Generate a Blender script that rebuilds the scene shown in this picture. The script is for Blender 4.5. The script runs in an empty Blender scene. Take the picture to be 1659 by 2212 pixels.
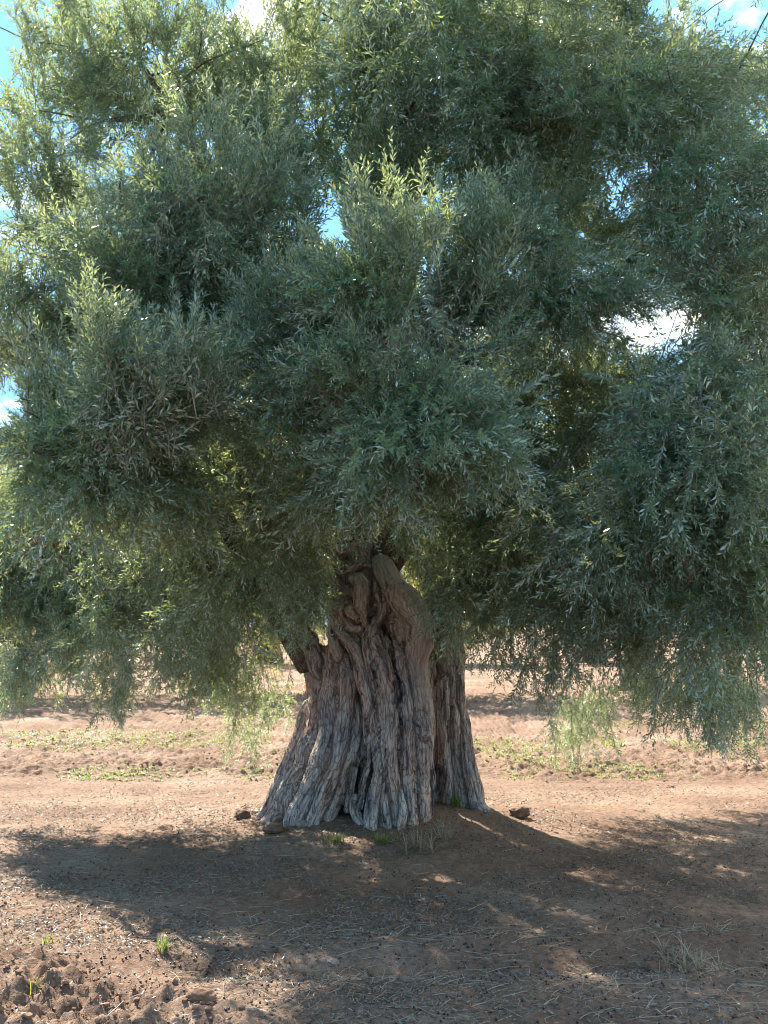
import bpy, math
import numpy as np
from mathutils import Vector

rng = np.random.default_rng(7)
R = math.radians
scene = bpy.context.scene
COL = scene.collection

# ------------------------------------------------------------------ camera
FPX, CX, CY, HOR, EYE = 2246.0, 829.5, 1106.0, 1348.0, 1.6     # measured in a 1659 x 2212 view
PITCH = math.atan((HOR - CY) / FPX)
cam_data = bpy.data.cameras.new('camera')
cam = bpy.data.objects.new('camera', cam_data)
COL.objects.link(cam)
cam.location = (0, 0, EYE)
cam.rotation_euler = (R(90) + PITCH, 0, 0)
cam_data.sensor_fit = 'VERTICAL'
cam_data.sensor_height = 36
cam_data.lens = 36 * FPX / 2212.0
cam_data.clip_end = 3000
scene.camera = cam

# ------------------------------------------------------------------ sun and sky
SUN_EL, SUN_AZ = R(45), R(-33)        # azimuth from +Y, negative = to the left
sd = Vector((math.sin(SUN_AZ) * math.cos(SUN_EL), math.cos(SUN_AZ) * math.cos(SUN_EL), math.sin(SUN_EL)))
sun = bpy.data.lights.new('sun', 'SUN')
sun.energy = 4.6
sun.angle = R(0.6)
sun.color = (1.0, 0.94, 0.85)
so = bpy.data.objects.new('sun', sun)
COL.objects.link(so)
so.rotation_euler = sd.to_track_quat('Z', 'Y').to_euler()
so.location = (-20, 30, 40)

world = bpy.data.worlds.new("World")
scene.world = world
world.use_nodes = True
nt = world.node_tree
nt.nodes.clear()
out = nt.nodes.new('ShaderNodeOutputWorld')
sky = nt.nodes.new('ShaderNodeTexSky')
sky.sky_type = 'NISHITA'
sky.sun_disc = False
sky.sun_elevation = SUN_EL
sky.sun_rotation = SUN_AZ
sky.air_density = 1.0
sky.dust_density = 0.3
bg = nt.nodes.new('ShaderNodeBackground')
bg.inputs[1].default_value = 0.15
dk = nt.nodes.new('ShaderNodeMix')
dk.data_type = 'RGBA'
dk.blend_type = 'DARKEN'
dk.inputs[0].default_value = 1
dk.inputs[7].default_value = (0.72, 1.55, 2.6, 1)
nt.links.new(sky.outputs[0], dk.inputs[6])
nt.links.new(dk.outputs[2], bg.inputs[0])
bgc = nt.nodes.new('ShaderNodeBackground')
bgc.inputs[0].default_value = (1.0, 0.99, 0.98, 1)
bgc.inputs[1].default_value = 0.7
tc = nt.nodes.new('ShaderNodeTexCoord')
mp = nt.nodes.new('ShaderNodeMapping')
mp.inputs['Scale'].default_value = (2.2, 2.2, 4.5)
mp.inputs['Location'].default_value = (0.35, 0.2, 0.1)
nz = nt.nodes.new('ShaderNodeTexNoise')
nz.inputs['Scale'].default_value = 1.6
nz.inputs['Detail'].default_value = 7
nz.inputs['Roughness'].default_value = 0.55
rp = nt.nodes.new('ShaderNodeValToRGB')
rp.color_ramp.elements[0].position = 0.57
rp.color_ramp.elements[1].position = 0.65
mx = nt.nodes.new('ShaderNodeMixShader')
nt.links.new(tc.outputs['Generated'], mp.inputs[0])
nt.links.new(mp.outputs[0], nz.inputs['Vector'])
sx = nt.nodes.new('ShaderNodeSeparateXYZ')
ma = nt.nodes.new('ShaderNodeMath')
ma.operation = 'MULTIPLY_ADD'
ma.inputs[1].default_value = 0.12
nt.links.new(tc.outputs['Generated'], sx.inputs[0])
nt.links.new(sx.outputs[0], ma.inputs[0])
nt.links.new(nz.outputs[0], ma.inputs[2])
mb = nt.nodes.new('ShaderNodeMath')
mb.operation = 'MULTIPLY_ADD'
mb.inputs[1].default_value = 0.04
nt.links.new(sx.outputs[1], mb.inputs[0])
nt.links.new(ma.outputs[0], mb.inputs[2])
nt.links.new(mb.outputs[0], rp.inputs[0])
nt.links.new(rp.outputs[0], mx.inputs[0])
nt.links.new(bg.outputs[0], mx.inputs[1])
nt.links.new(bgc.outputs[0], mx.inputs[2])
nt.links.new(mx.outputs[0], out.inputs[0])

scene.view_settings.view_transform = 'Standard'
scene.view_settings.look = 'None'
scene.view_settings.gamma = 1
scene.view_settings.exposure = 2.1
scene.render.engine = 'CYCLES'
scene.render.resolution_x = 768
scene.render.resolution_y = 1024
scene.cycles.max_bounces = 8
scene.cycles.diffuse_bounces = 3
scene.cycles.pixel_filter_type = 'BLACKMAN_HARRIS'
scene.cycles.filter_width = 1.0
scene.cycles.transmission_bounces = 6


# ------------------------------------------------------------------ helpers
def P(x, y, d):
    """point at forward distance d seen at (x, y) of the 1659 x 2212 view"""
    cx, cz = (x - CX) / FPX, (CY - y) / FPX
    fy = math.cos(PITCH) - cz * math.sin(PITCH)
    fz = math.sin(PITCH) + cz * math.cos(PITCH)
    return np.array([cx / fy * d, d, EYE + fz / fy * d])


def proj(p):
    """inverse of P for an (N,3) array"""
    X, Y, Z = p[:, 0], p[:, 1], p[:, 2] - EYE
    dep = Y * math.cos(PITCH) + Z * math.sin(PITCH)
    up = -Y * math.sin(PITCH) + Z * math.cos(PITCH)
    return CX + FPX * X / dep, CY - FPX * up / dep


def _hash(ix, iy, iz, seed):
    h = (ix.astype(np.uint32) * np.uint32(374761393) + iy.astype(np.uint32) * np.uint32(668265263)
         + iz.astype(np.uint32) * np.uint32(2147483647) + np.uint32(seed * 974711 % 4294967295))
    h = (h ^ (h >> np.uint32(13))) * np.uint32(1274126177)
    h = (h ^ (h >> np.uint32(16))) * np.uint32(2246822519)
    h = h ^ (h >> np.uint32(15))
    return h.astype(np.float64) / 4294967295.0 * 2 - 1


def vnoise(p, seed=1):
    f = np.floor(p)
    t = p - f
    t = t * t * (3 - 2 * t)
    i = f.astype(np.int64)
    r = 0
    for dx in (0, 1):
        wx = t[:, 0] if dx else 1 - t[:, 0]
        for dy in (0, 1):
            wy = t[:, 1] if dy else 1 - t[:, 1]
            for dz in (0, 1):
                wz = t[:, 2] if dz else 1 - t[:, 2]
                r = r + wx * wy * wz * _hash(i[:, 0] + dx, i[:, 1] + dy, i[:, 2] + dz, seed)
    return r


def fbm(p, octaves=4, seed=1, rough=0.5):
    r, a = 0, 1.0
    for k in range(octaves):
        r = r + a * vnoise(p * (2.03 ** k), seed + k * 17)
        a *= rough
    return r


def mesh_from(name, verts, tris, smooth=False, mats=None, mat_idx=None, attrs=None):
    me = bpy.data.meshes.new(name)
    nv, nf = len(verts), len(tris)
    k = tris.shape[1]
    me.vertices.add(nv)
    me.vertices.foreach_set('co', np.ascontiguousarray(verts, dtype=np.float32).ravel())
    me.loops.add(nf * k)
    me.loops.foreach_set('vertex_index', np.ascontiguousarray(tris, dtype=np.int32).ravel())
    me.polygons.add(nf)
    me.polygons.foreach_set('loop_start', np.arange(0, nf * k, k, dtype=np.int32))
    me.polygons.foreach_set('use_smooth', np.full(nf, smooth, dtype=bool))
    for m in (mats or []):
        me.materials.append(m)
    if mat_idx is not None:
        me.polygons.foreach_set('material_index', np.ascontiguousarray(mat_idx, dtype=np.int32))
    for an, (typ, arr) in (attrs or {}).items():
        a = me.attributes.new(an, typ, 'POINT')
        a.data.foreach_set('vector' if typ == 'FLOAT_VECTOR' else 'value', np.ascontiguousarray(arr, dtype=np.float32).ravel())
    me.update()
    me.validate()
    return me


def link(name, me, parent=None, label=None, cat=None, group=None, kind=None, loc=None):
    o = bpy.data.objects.new(name, me)
    COL.objects.link(o)
    if parent:
        o.parent = parent
    if loc is not None:
        o.location = loc
    for k, v in (('label', label), ('category', cat), ('group', group), ('kind', kind)):
        if v:
            o[k] = v
    return o


def catmull(pts, step):
    pts = np.asarray(pts, float)
    P0 = np.vstack([2 * pts[0] - pts[1], pts, 2 * pts[-1] - pts[-2]])
    outp = []
    for i in range(1, len(P0) - 2):
        a, b, c, d = P0[i - 1], P0[i], P0[i + 1], P0[i + 2]
        n = max(2, int(np.linalg.norm((c - b)[:3]) / step))
        for t in np.linspace(0, 1, n, endpoint=False):
            outp.append(0.5 * ((2 * b) + (c - a) * t + (2 * a - 5 * b + 4 * c - d) * t * t + (3 * b - a - 3 * c + d) * t ** 3))
    outp.append(pts[-1])
    return np.array(outp)


def tube(path, nseg=12):
    """path (n,4) = xyz radius -> closed tube"""
    p, r = path[:, :3], np.maximum(path[:, 3], 0.001)
    n = len(p)
    tan = np.gradient(p, axis=0)
    tan /= np.linalg.norm(tan, axis=1)[:, None] + 1e-9
    ref = np.array([0, 1.0, 0]) if abs(tan[0, 1]) < 0.8 else np.array([1.0, 0, 0])
    us = np.zeros_like(p)
    u = ref
    for i in range(n):
        u = u - tan[i] * np.dot(u, tan[i])
        u /= np.linalg.norm(u) + 1e-9
        us[i] = u
    vs = np.cross(tan, us)
    a = np.linspace(0, 2 * math.pi, nseg, endpoint=False)
    ring = us[:, None, :] * np.cos(a)[None, :, None] + vs[:, None, :] * np.sin(a)[None, :, None]
    v = (p[:, None, :] + ring * r[:, None, None]).reshape(-1, 3)
    i = np.arange(n - 1)[:, None] * nseg
    j = np.arange(nseg)[None, :]
    a0 = (i + j).ravel()
    a1 = (i + (j + 1) % nseg).ravel()
    b0, b1 = a0 + nseg, a1 + nseg
    t = np.vstack([np.column_stack([a0, a1, b1]), np.column_stack([a0, b1, b0])])
    v = np.vstack([v, p[0] - tan[0] * r[0] * 0.5, p[-1] + tan[-1] * r[-1] * 0.5])
    c0, c1 = len(v) - 2, len(v) - 1
    jj = np.arange(nseg)
    t = np.vstack([t, np.column_stack([np.full(nseg, c0), (jj + 1) % nseg, jj]),
                   np.column_stack([np.full(nseg, c1), (n - 1) * nseg + jj, (n - 1) * nseg + (jj + 1) % nseg])])
    return v, t


def merge(parts):
    vs, ts, o = [], [], 0
    for v, t in parts:
        vs.append(v)
        ts.append(t + o)
        o += len(v)
    return np.vstack(vs), np.vstack(ts)


# ------------------------------------------------------------------ materials
def mat(name):
    m = bpy.data.materials.new(name)
    m.use_nodes = True
    m.node_tree.nodes.clear()
    return m, m.node_tree.nodes, m.node_tree.links


def ramp(N, L, src, stops):
    r = N.new('ShaderNodeValToRGB')
    e = r.color_ramp.elements
    while len(e) < len(stops):
        e.new(0.5)
    for k, (p, c) in enumerate(stops):
        e[k].position = p
        e[k].color = (c[0], c[1], c[2], 1)
    L.new(src, r.inputs[0])
    return r.outputs[0]


def noise(N, L, vec, scale, detail=4, rough=0.55):
    n = N.new('ShaderNodeTexNoise')
    n.inputs['Scale'].default_value = scale
    n.inputs['Detail'].default_value = detail
    n.inputs['Roughness'].default_value = rough
    if vec is not None:
        L.new(vec, n.inputs['Vector'])
    return n.outputs[0]


def mixc(N, L, fac, a, b, mode='MIX'):
    m = N.new('ShaderNodeMix')
    m.data_type = 'RGBA'
    m.blend_type = mode
    for s, v in ((0, fac), (6, a), (7, b)):
        if isinstance(v, (int, float)):
            m.inputs[s].default_value = v
        elif isinstance(v, tuple):
            m.inputs[s].default_value = (*v, 1)
        else:
            L.new(v, m.inputs[s])
    return m.outputs[2]


def bark_material(name, stops, bump=0.02, attr=True):
    m, N, L = mat(name)
    o = N.new('ShaderNodeOutputMaterial')
    b = N.new('ShaderNodeBsdfPrincipled')
    b.inputs['Roughness'].default_value = 0.85
    b.inputs['Specular IOR Level'].default_value = 0.3
    L.new(b.outputs[0], o.inputs[0])
    if attr:
        a = N.new('ShaderNodeAttribute')
        a.attribute_name = 'grain'
        vec = a.outputs['Vector']
    else:
        t = N.new('ShaderNodeTexCoord')
        q = N.new('ShaderNodeMapping')
        q.inputs['Scale'].default_value = (1, 1, 0.35)
        L.new(t.outputs['Object'], q.inputs[0])
        vec = q.outputs[0]
    n1 = noise(N, L, vec, 42, 5, 0.62)
    g = N.new('ShaderNodeNewGeometry')
    n2 = noise(N, L, g.outputs['Position'], 3.3, 4, 0.6)
    n3 = noise(N, L, g.outputs['Position'], 60, 3, 0.6)
    c = ramp(N, L, n1, stops)
    tint = ramp(N, L, n2, [(0.34, (0.78, 0.80, 0.86)), (0.5, (1.05, 1.0, 0.95)), (0.66, (1.12, 0.88, 0.78))])
    c2 = mixc(N, L, 1.0, c, tint, 'MULTIPLY')
    vm = N.new('ShaderNodeMapping')
    vm.inputs['Scale'].default_value = (1, 1, 3.2)
    wn = N.new('ShaderNodeTexNoise')
    wn.inputs['Scale'].default_value = 14
    L.new(vec, wn.inputs['Vector'])
    wa = N.new('ShaderNodeVectorMath')
    wa.operation = 'MULTIPLY_ADD'
    wa.inputs[1].default_value = (0.05, 0.05, 0.05)
    L.new(wn.outputs['Color'], wa.inputs[0])
    L.new(vec, wa.inputs[2])
    L.new(wa.outputs[0], vm.inputs[0])
    vo = N.new('ShaderNodeTexVoronoi')
    vo.feature = 'DISTANCE_TO_EDGE'
    vo.inputs['Scale'].default_value = 34
    L.new(vm.outputs[0], vo.inputs['Vector'])
    crack = ramp(N, L, vo.outputs['Distance'], [(0.0, (0.32, 0.28, 0.26)), (0.07, (0.95, 0.94, 0.93)), (0.3, (1.05, 1.05, 1.05))])
    tn = N.new('ShaderNodeAttribute')
    tn.attribute_name = 'tone'
    fm = N.new('ShaderNodeMath')
    fm.operation = 'MULTIPLY_ADD'
    fm.inputs[1].default_value = -0.3
    fm.inputs[2].default_value = 0.8
    L.new(tn.outputs['Fac'], fm.inputs[0])
    c2 = mixc(N, L, fm.outputs[0], c2, crack, 'MULTIPLY')
    f3 = N.new('ShaderNodeMath')
    f3.operation = 'MULTIPLY'
    f3.inputs[1].default_value = 0.5
    L.new(tn.outputs['Fac'], f3.inputs[0])
    c2 = mixc(N, L, f3.outputs[0], c2, (0.50, 0.43, 0.35))
    L.new(c2, b.inputs['Base Color'])
    bp = N.new('ShaderNodeBump')
    bp.inputs['Strength'].default_value = 0.9
    bp.inputs['Distance'].default_value = bump
    L.new(n1, bp.inputs['Height'])
    bp2 = N.new('ShaderNodeBump')
    bp2.inputs['Strength'].default_value = 0.5
    bp2.inputs['Distance'].default_value = 0.008
    L.new(n3, bp2.inputs['Height'])
    L.new(bp.outputs[0], bp2.inputs['Normal'])
    bp3 = N.new('ShaderNodeBump')
    bp3.inputs['Strength'].default_value = 0.8
    bp3.inputs['Distance'].default_value = 0.012
    L.new(crack, bp3.inputs['Height'])
    L.new(bp2.outputs[0], bp3.inputs['Normal'])
    L.new(bp3.outputs[0], b.inputs['Normal'])
    return m


M_TRUNK = bark_material('old_bark', [(0.30, (0.07, 0.060, 0.052)), (0.42, (0.31, 0.26, 0.22)),
                                     (0.56, (0.53, 0.455, 0.385)), (0.72, (0.64, 0.56, 0.48))])
M_BRANCH = bark_material('branch_bark', [(0.3, (0.05, 0.043, 0.038)), (0.5, (0.14, 0.12, 0.10)), (0.7, (0.24, 0.21, 0.18))], attr=False)


def leaf_material(name, front, back, trans, tfac=0.3, spread=0.35, rough=0.38):
    m, N, L = mat(name)
    o = N.new('ShaderNodeOutputMaterial')
    a = N.new('ShaderNodeAttribute')
    a.attribute_name = 'rnd'
    g = N.new('ShaderNodeNewGeometry')
    f2 = tuple(c * (1 + spread) for c in front)
    f3 = (front[0] * 1.9, front[1] * 1.45, front[2] * 0.9)
    f = ramp(N, L, a.outputs['Fac'], [(0.0, tuple(c * (1 - spread) for c in front)), (0.55, f2), (0.93, f2), (1.0, f3)])
    bk = ramp(N, L, a.outputs['Fac'], [(0.0, tuple(c * (1 - spread * .6) for c in back)), (1.0, tuple(c * 1.25 for c in back))])
    c = mixc(N, L, g.outputs['Backfacing'], f, bk)
    b = N.new('ShaderNodeBsdfPrincipled')
    b.inputs['Roughness'].default_value = rough
    b.inputs['Specular IOR Level'].default_value = 0.75
    L.new(c, b.inputs['Base Color'])
    t = N.new('ShaderNodeBsdfTranslucent')
    tt = ramp(N, L, a.outputs['Fac'], [(0.0, tuple(x * 0.75 for x in trans)), (1.0, (trans[0] * 1.3, trans[1] * 1.15, trans[2]))])
    L.new(tt, t.inputs['Color'])
    mxs = N.new('ShaderNodeMixShader')
    mxs.inputs[0].default_value = tfac
    L.new(b.outputs[0], mxs.inputs[1])
    L.new(t.outputs[0], mxs.inputs[2])
    L.new(mxs.outputs[0], o.inputs[0])
    return m


M_LEAF = leaf_material('olive_leaf', (0.043, 0.118, 0.078), (0.40, 0.51, 0.42), (0.52, 0.62, 0.20), 0.30, 0.55, 0.23)
M_LEAF_FAR_LIT = leaf_material('olive_leaf_far_lit', (0.12, 0.155, 0.05), (0.25, 0.29, 0.15), (0.62, 0.62, 0.14), 0.45)  # backlit glow of the far crowns put into brighter, yellower leaf colours
M_DEAD = leaf_material('dead_leaf', (0.30, 0.13, 0.07), (0.36, 0.18, 0.10), (0.4, 0.18, 0.08), 0.2)
M_WEED = leaf_material('weed_leaf', (0.14, 0.20, 0.045), (0.18, 0.24, 0.07), (0.40, 0.48, 0.10), 0.4)
M_STRAW = leaf_material('straw', (0.26, 0.21, 0.13), (0.30, 0.25, 0.16), (0.4, 0.34, 0.2), 0.15, 0.4, 0.6)
M_LITTER = leaf_material('fallen_leaf', (0.11, 0.085, 0.06), (0.21, 0.18, 0.14), (0.3, 0.24, 0.15), 0.12, 0.6, 0.45)


def simple_material(name, stops, scale=12, rough=0.8, bump=0.01, spec=0.3):
    m, N, L = mat(name)
    o = N.new('ShaderNodeOutputMaterial')
    b = N.new('ShaderNodeBsdfPrincipled')
    b.inputs['Roughness'].default_value = rough
    b.inputs['Specular IOR Level'].default_value = spec
    g = N.new('ShaderNodeNewGeometry')
    n = noise(N, L, g.outputs['Position'], scale, 4, 0.6)
    L.new(ramp(N, L, n, stops), b.inputs['Base Color'])
    n2 = noise(N, L, g.outputs['Position'], scale * 7, 3, 0.6)
    bp = N.new('ShaderNodeBump')
    bp.inputs['Distance'].default_value = bump
    bp.inputs['Strength'].default_value = 0.6
    L.new(n2, bp.inputs['Height'])
    L.new(bp.outputs[0], b.inputs['Normal'])
    L.new(b.outputs[0], o.inputs[0])
    return m


M_TWIG = simple_material('twig_bark', [(0.3, (0.12, 0.10, 0.075)), (0.7, (0.26, 0.23, 0.18))], 20)
M_STONE = simple_material('limestone', [(0.3, (0.17, 0.12, 0.09)), (0.7, (0.36, 0.30, 0.24))], 9)
M_CLOD = simple_material('dry_clod', [(0.3, (0.12, 0.07, 0.045)), (0.55, (0.20, 0.12, 0.078)), (0.75, (0.28, 0.185, 0.125))], 14, 0.95, 0.008, 0.1)
M_OLIVE = simple_material('black_olive', [(0.3, (0.012, 0.009, 0.012)), (0.7, (0.035, 0.022, 0.028))], 30, 0.35, 0.0005, 0.5)


def ground_material():
    m, N, L = mat('red_earth')
    o = N.new('ShaderNodeOutputMaterial')
    b = N.new('ShaderNodeBsdfPrincipled')
    b.inputs['Roughness'].default_value = 0.95
    b.inputs['Specular IOR Level'].default_value = 0.15
    g = N.new('ShaderNodeNewGeometry')
    pos = g.outputs['Position']
    n1 = noise(N, L, pos, 0.9, 6, 0.62)
    n2 = noise(N, L, pos, 28, 5, 0.7)
    n3 = noise(N, L, pos, 110, 3, 0.7)
    base = ramp(N, L, n1, [(0.3, (0.140, 0.082, 0.052)), (0.5, (0.21, 0.132, 0.086)), (0.68, (0.285, 0.198, 0.138))])
    grit = ramp(N, L, n2, [(0.28, (0.55, 0.50, 0.48)), (0.5, (1.0, 1.0, 1.0)), (0.72, (1.35, 1.38, 1.38))])
    c = mixc(N, L, 1.0, base, grit, 'MULTIPLY')
    # crumbs of dry leaf too small to model
    sp = ramp(N, L, n3, [(0.60, (0, 0, 0)), (0.70, (1, 1, 1))])
    a = N.new('ShaderNodeAttribute')
    a.attribute_name = 'litter'
    mm = N.new('ShaderNodeMath')
    mm.operation = 'MULTIPLY'
    L.new(sp, mm.inputs[0])
    L.new(a.outputs['Fac'], mm.inputs[1])
    c = mixc(N, L, mm.outputs[0], c, (0.42, 0.38, 0.32))
    L.new(c, b.inputs['Base Color'])
    bp = N.new('ShaderNodeBump')
    bp.inputs['Distance'].default_value = 0.03
    bp.inputs['Strength'].default_value = 0.8
    L.new(n2, bp.inputs['Height'])
    bp2 = N.new('ShaderNodeBump')
    bp2.inputs['Distance'].default_value = 0.008
    bp2.inputs['Strength'].default_value = 0.8
    L.new(n3, bp2.inputs['Height'])
    L.new(bp.outputs[0], bp2.inputs['Normal'])
    L.new(bp2.outputs[0], b.inputs['Normal'])
    L.new(b.outputs[0], o.inputs[0])
    return m


M_GROUND = ground_material()

# ------------------------------------------------------------------ ground
TX, TY = -0.02, 8.55           # foot of the old tree


def sstep(a, b, x):
    t = np.clip((x - a) / (b - a), 0, 1)
    return t * t * (3 - 2 * t)


def tilled(x, y):
    """1 where the soil is broken up, 0 on the trodden ring round the tree"""
    wob = 0.5 * np.sin(x * 0.7 + 1.0) + 0.25 * np.sin(x * 1.9)
    q_ = np.column_stack([np.ravel(x), np.ravel(y), 0 * np.ravel(x)])
    wob = wob + (0.9 * vnoise(q_ * 0.9, 301) + .5 * vnoise(q_ * 2.4, 302)).reshape(np.shape(x))
    back = sstep(-0.25, 0.5, y - (10.9 + 0.25 * wob - 0.05 * x + 0.012 * x * x))
    front = sstep(0.0, 0.7, (-0.45 - x * 0.95) - (y - 4.55) * 1.15 + 0.2 * wob)
    fr2 = 0.5 * sstep(4.6, 4.1, y + 0.15 * wob)
    return np.clip(np.maximum(np.maximum(back, front), fr2), 0, 1)


def height(x, y, detail=True):
    r = np.hypot((x - TX) / 1.15, y - TY - 0.05)
    z = 0.17 * np.exp(-(r / 1.05) ** 2.6)
    z = z + 0.03 * np.sin(x * 0.5 + y * 0.33) * sstep(11, 20, y) + 0.02 * np.sin(y * 1.7 + 0.6 * np.sin(x)) * sstep(7.6, 5, y)
    # wheel rut crossing the foreground
    z = z - 0.055 * np.exp(-((y - 5.05 - 0.07 * x) / 0.13) ** 2) * sstep(-1.6, -0.6, x)
    z = z + 0.035 * np.exp(-((y - 5.38 - 0.07 * x) / 0.15) ** 2) * sstep(-1.8, -0.6, x)
    t = tilled(x, y)
    z = z + 0.035 * t * sstep(9.5, 10.5, y)
    if detail:
        p = np.column_stack([x, y, np.zeros_like(x)])
        a = fbm(p * 4.5, 2, 11)
        b = np.abs(fbm(p * np.array([6.5, 9, 9]), 3, 5))
        c = fbm(p * 30, 3, 31)
        far = 1 - .45 * sstep(8, 10, y)
        z = z + t * far * (0.042 * a + 0.085 * b - 0.02) + (0.006 + 0.014 * t) * c + 0.006 * a * (1 - t)
    return z


def spaced(lo, hi, fine, segs):
    xs = [lo]
    while xs[-1] < hi:
        xs.append(xs[-1] + fine)
    L_, R_ = [], []
    s, x = fine, xs[0]
    for _ in range(segs[0]):
        s *= 1.09
        x -= s
        L_.append(x)
    s, x = fine, xs[-1]
    for _ in range(segs[1]):
        s *= segs[2] if len(segs) > 2 else 1.09
        x += s
        R_.append(x)
    return np.array(L_[::-1] + xs + R_)


gx = spaced(-4.2, 4.2, 0.02, (95, 95))
gy = spaced(3.0, 11.5, 0.02, (60, 330, 1.0225))
GX, GY = np.meshgrid(gx, gy)
GZ = height(GX.ravel(), GY.ravel())
gv = np.column_stack([GX.ravel(), GY.ravel(), GZ])
nx, ny = len(gx), len(gy)
ii = (np.arange(ny - 1)[:, None] * nx + np.arange(nx - 1)[None, :]).ravel()
gq = np.column_stack([ii, ii + 1, ii + nx + 1, ii + nx])
lit = np.exp(-(np.hypot(gv[:, 0], gv[:, 1] - 7.6) / 4.2) ** 4) * 0.9
lit = lit * (1 - 0.5 * tilled(gv[:, 0], gv[:, 1]))
link('ground', mesh_from('ground', gv, gq, True, [M_GROUND], attrs={'litter': ('FLOAT', lit)}), kind='structure')

# ------------------------------------------------------------------ the old trunk
SRC = 1.1574


def T(x, y, d):
    """x, y read off a 2.592x enlargement of the trunk"""
    return P((640 + x / 2.592) / SRC, (1360 + y / 2.592) / SRC, d)


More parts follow.
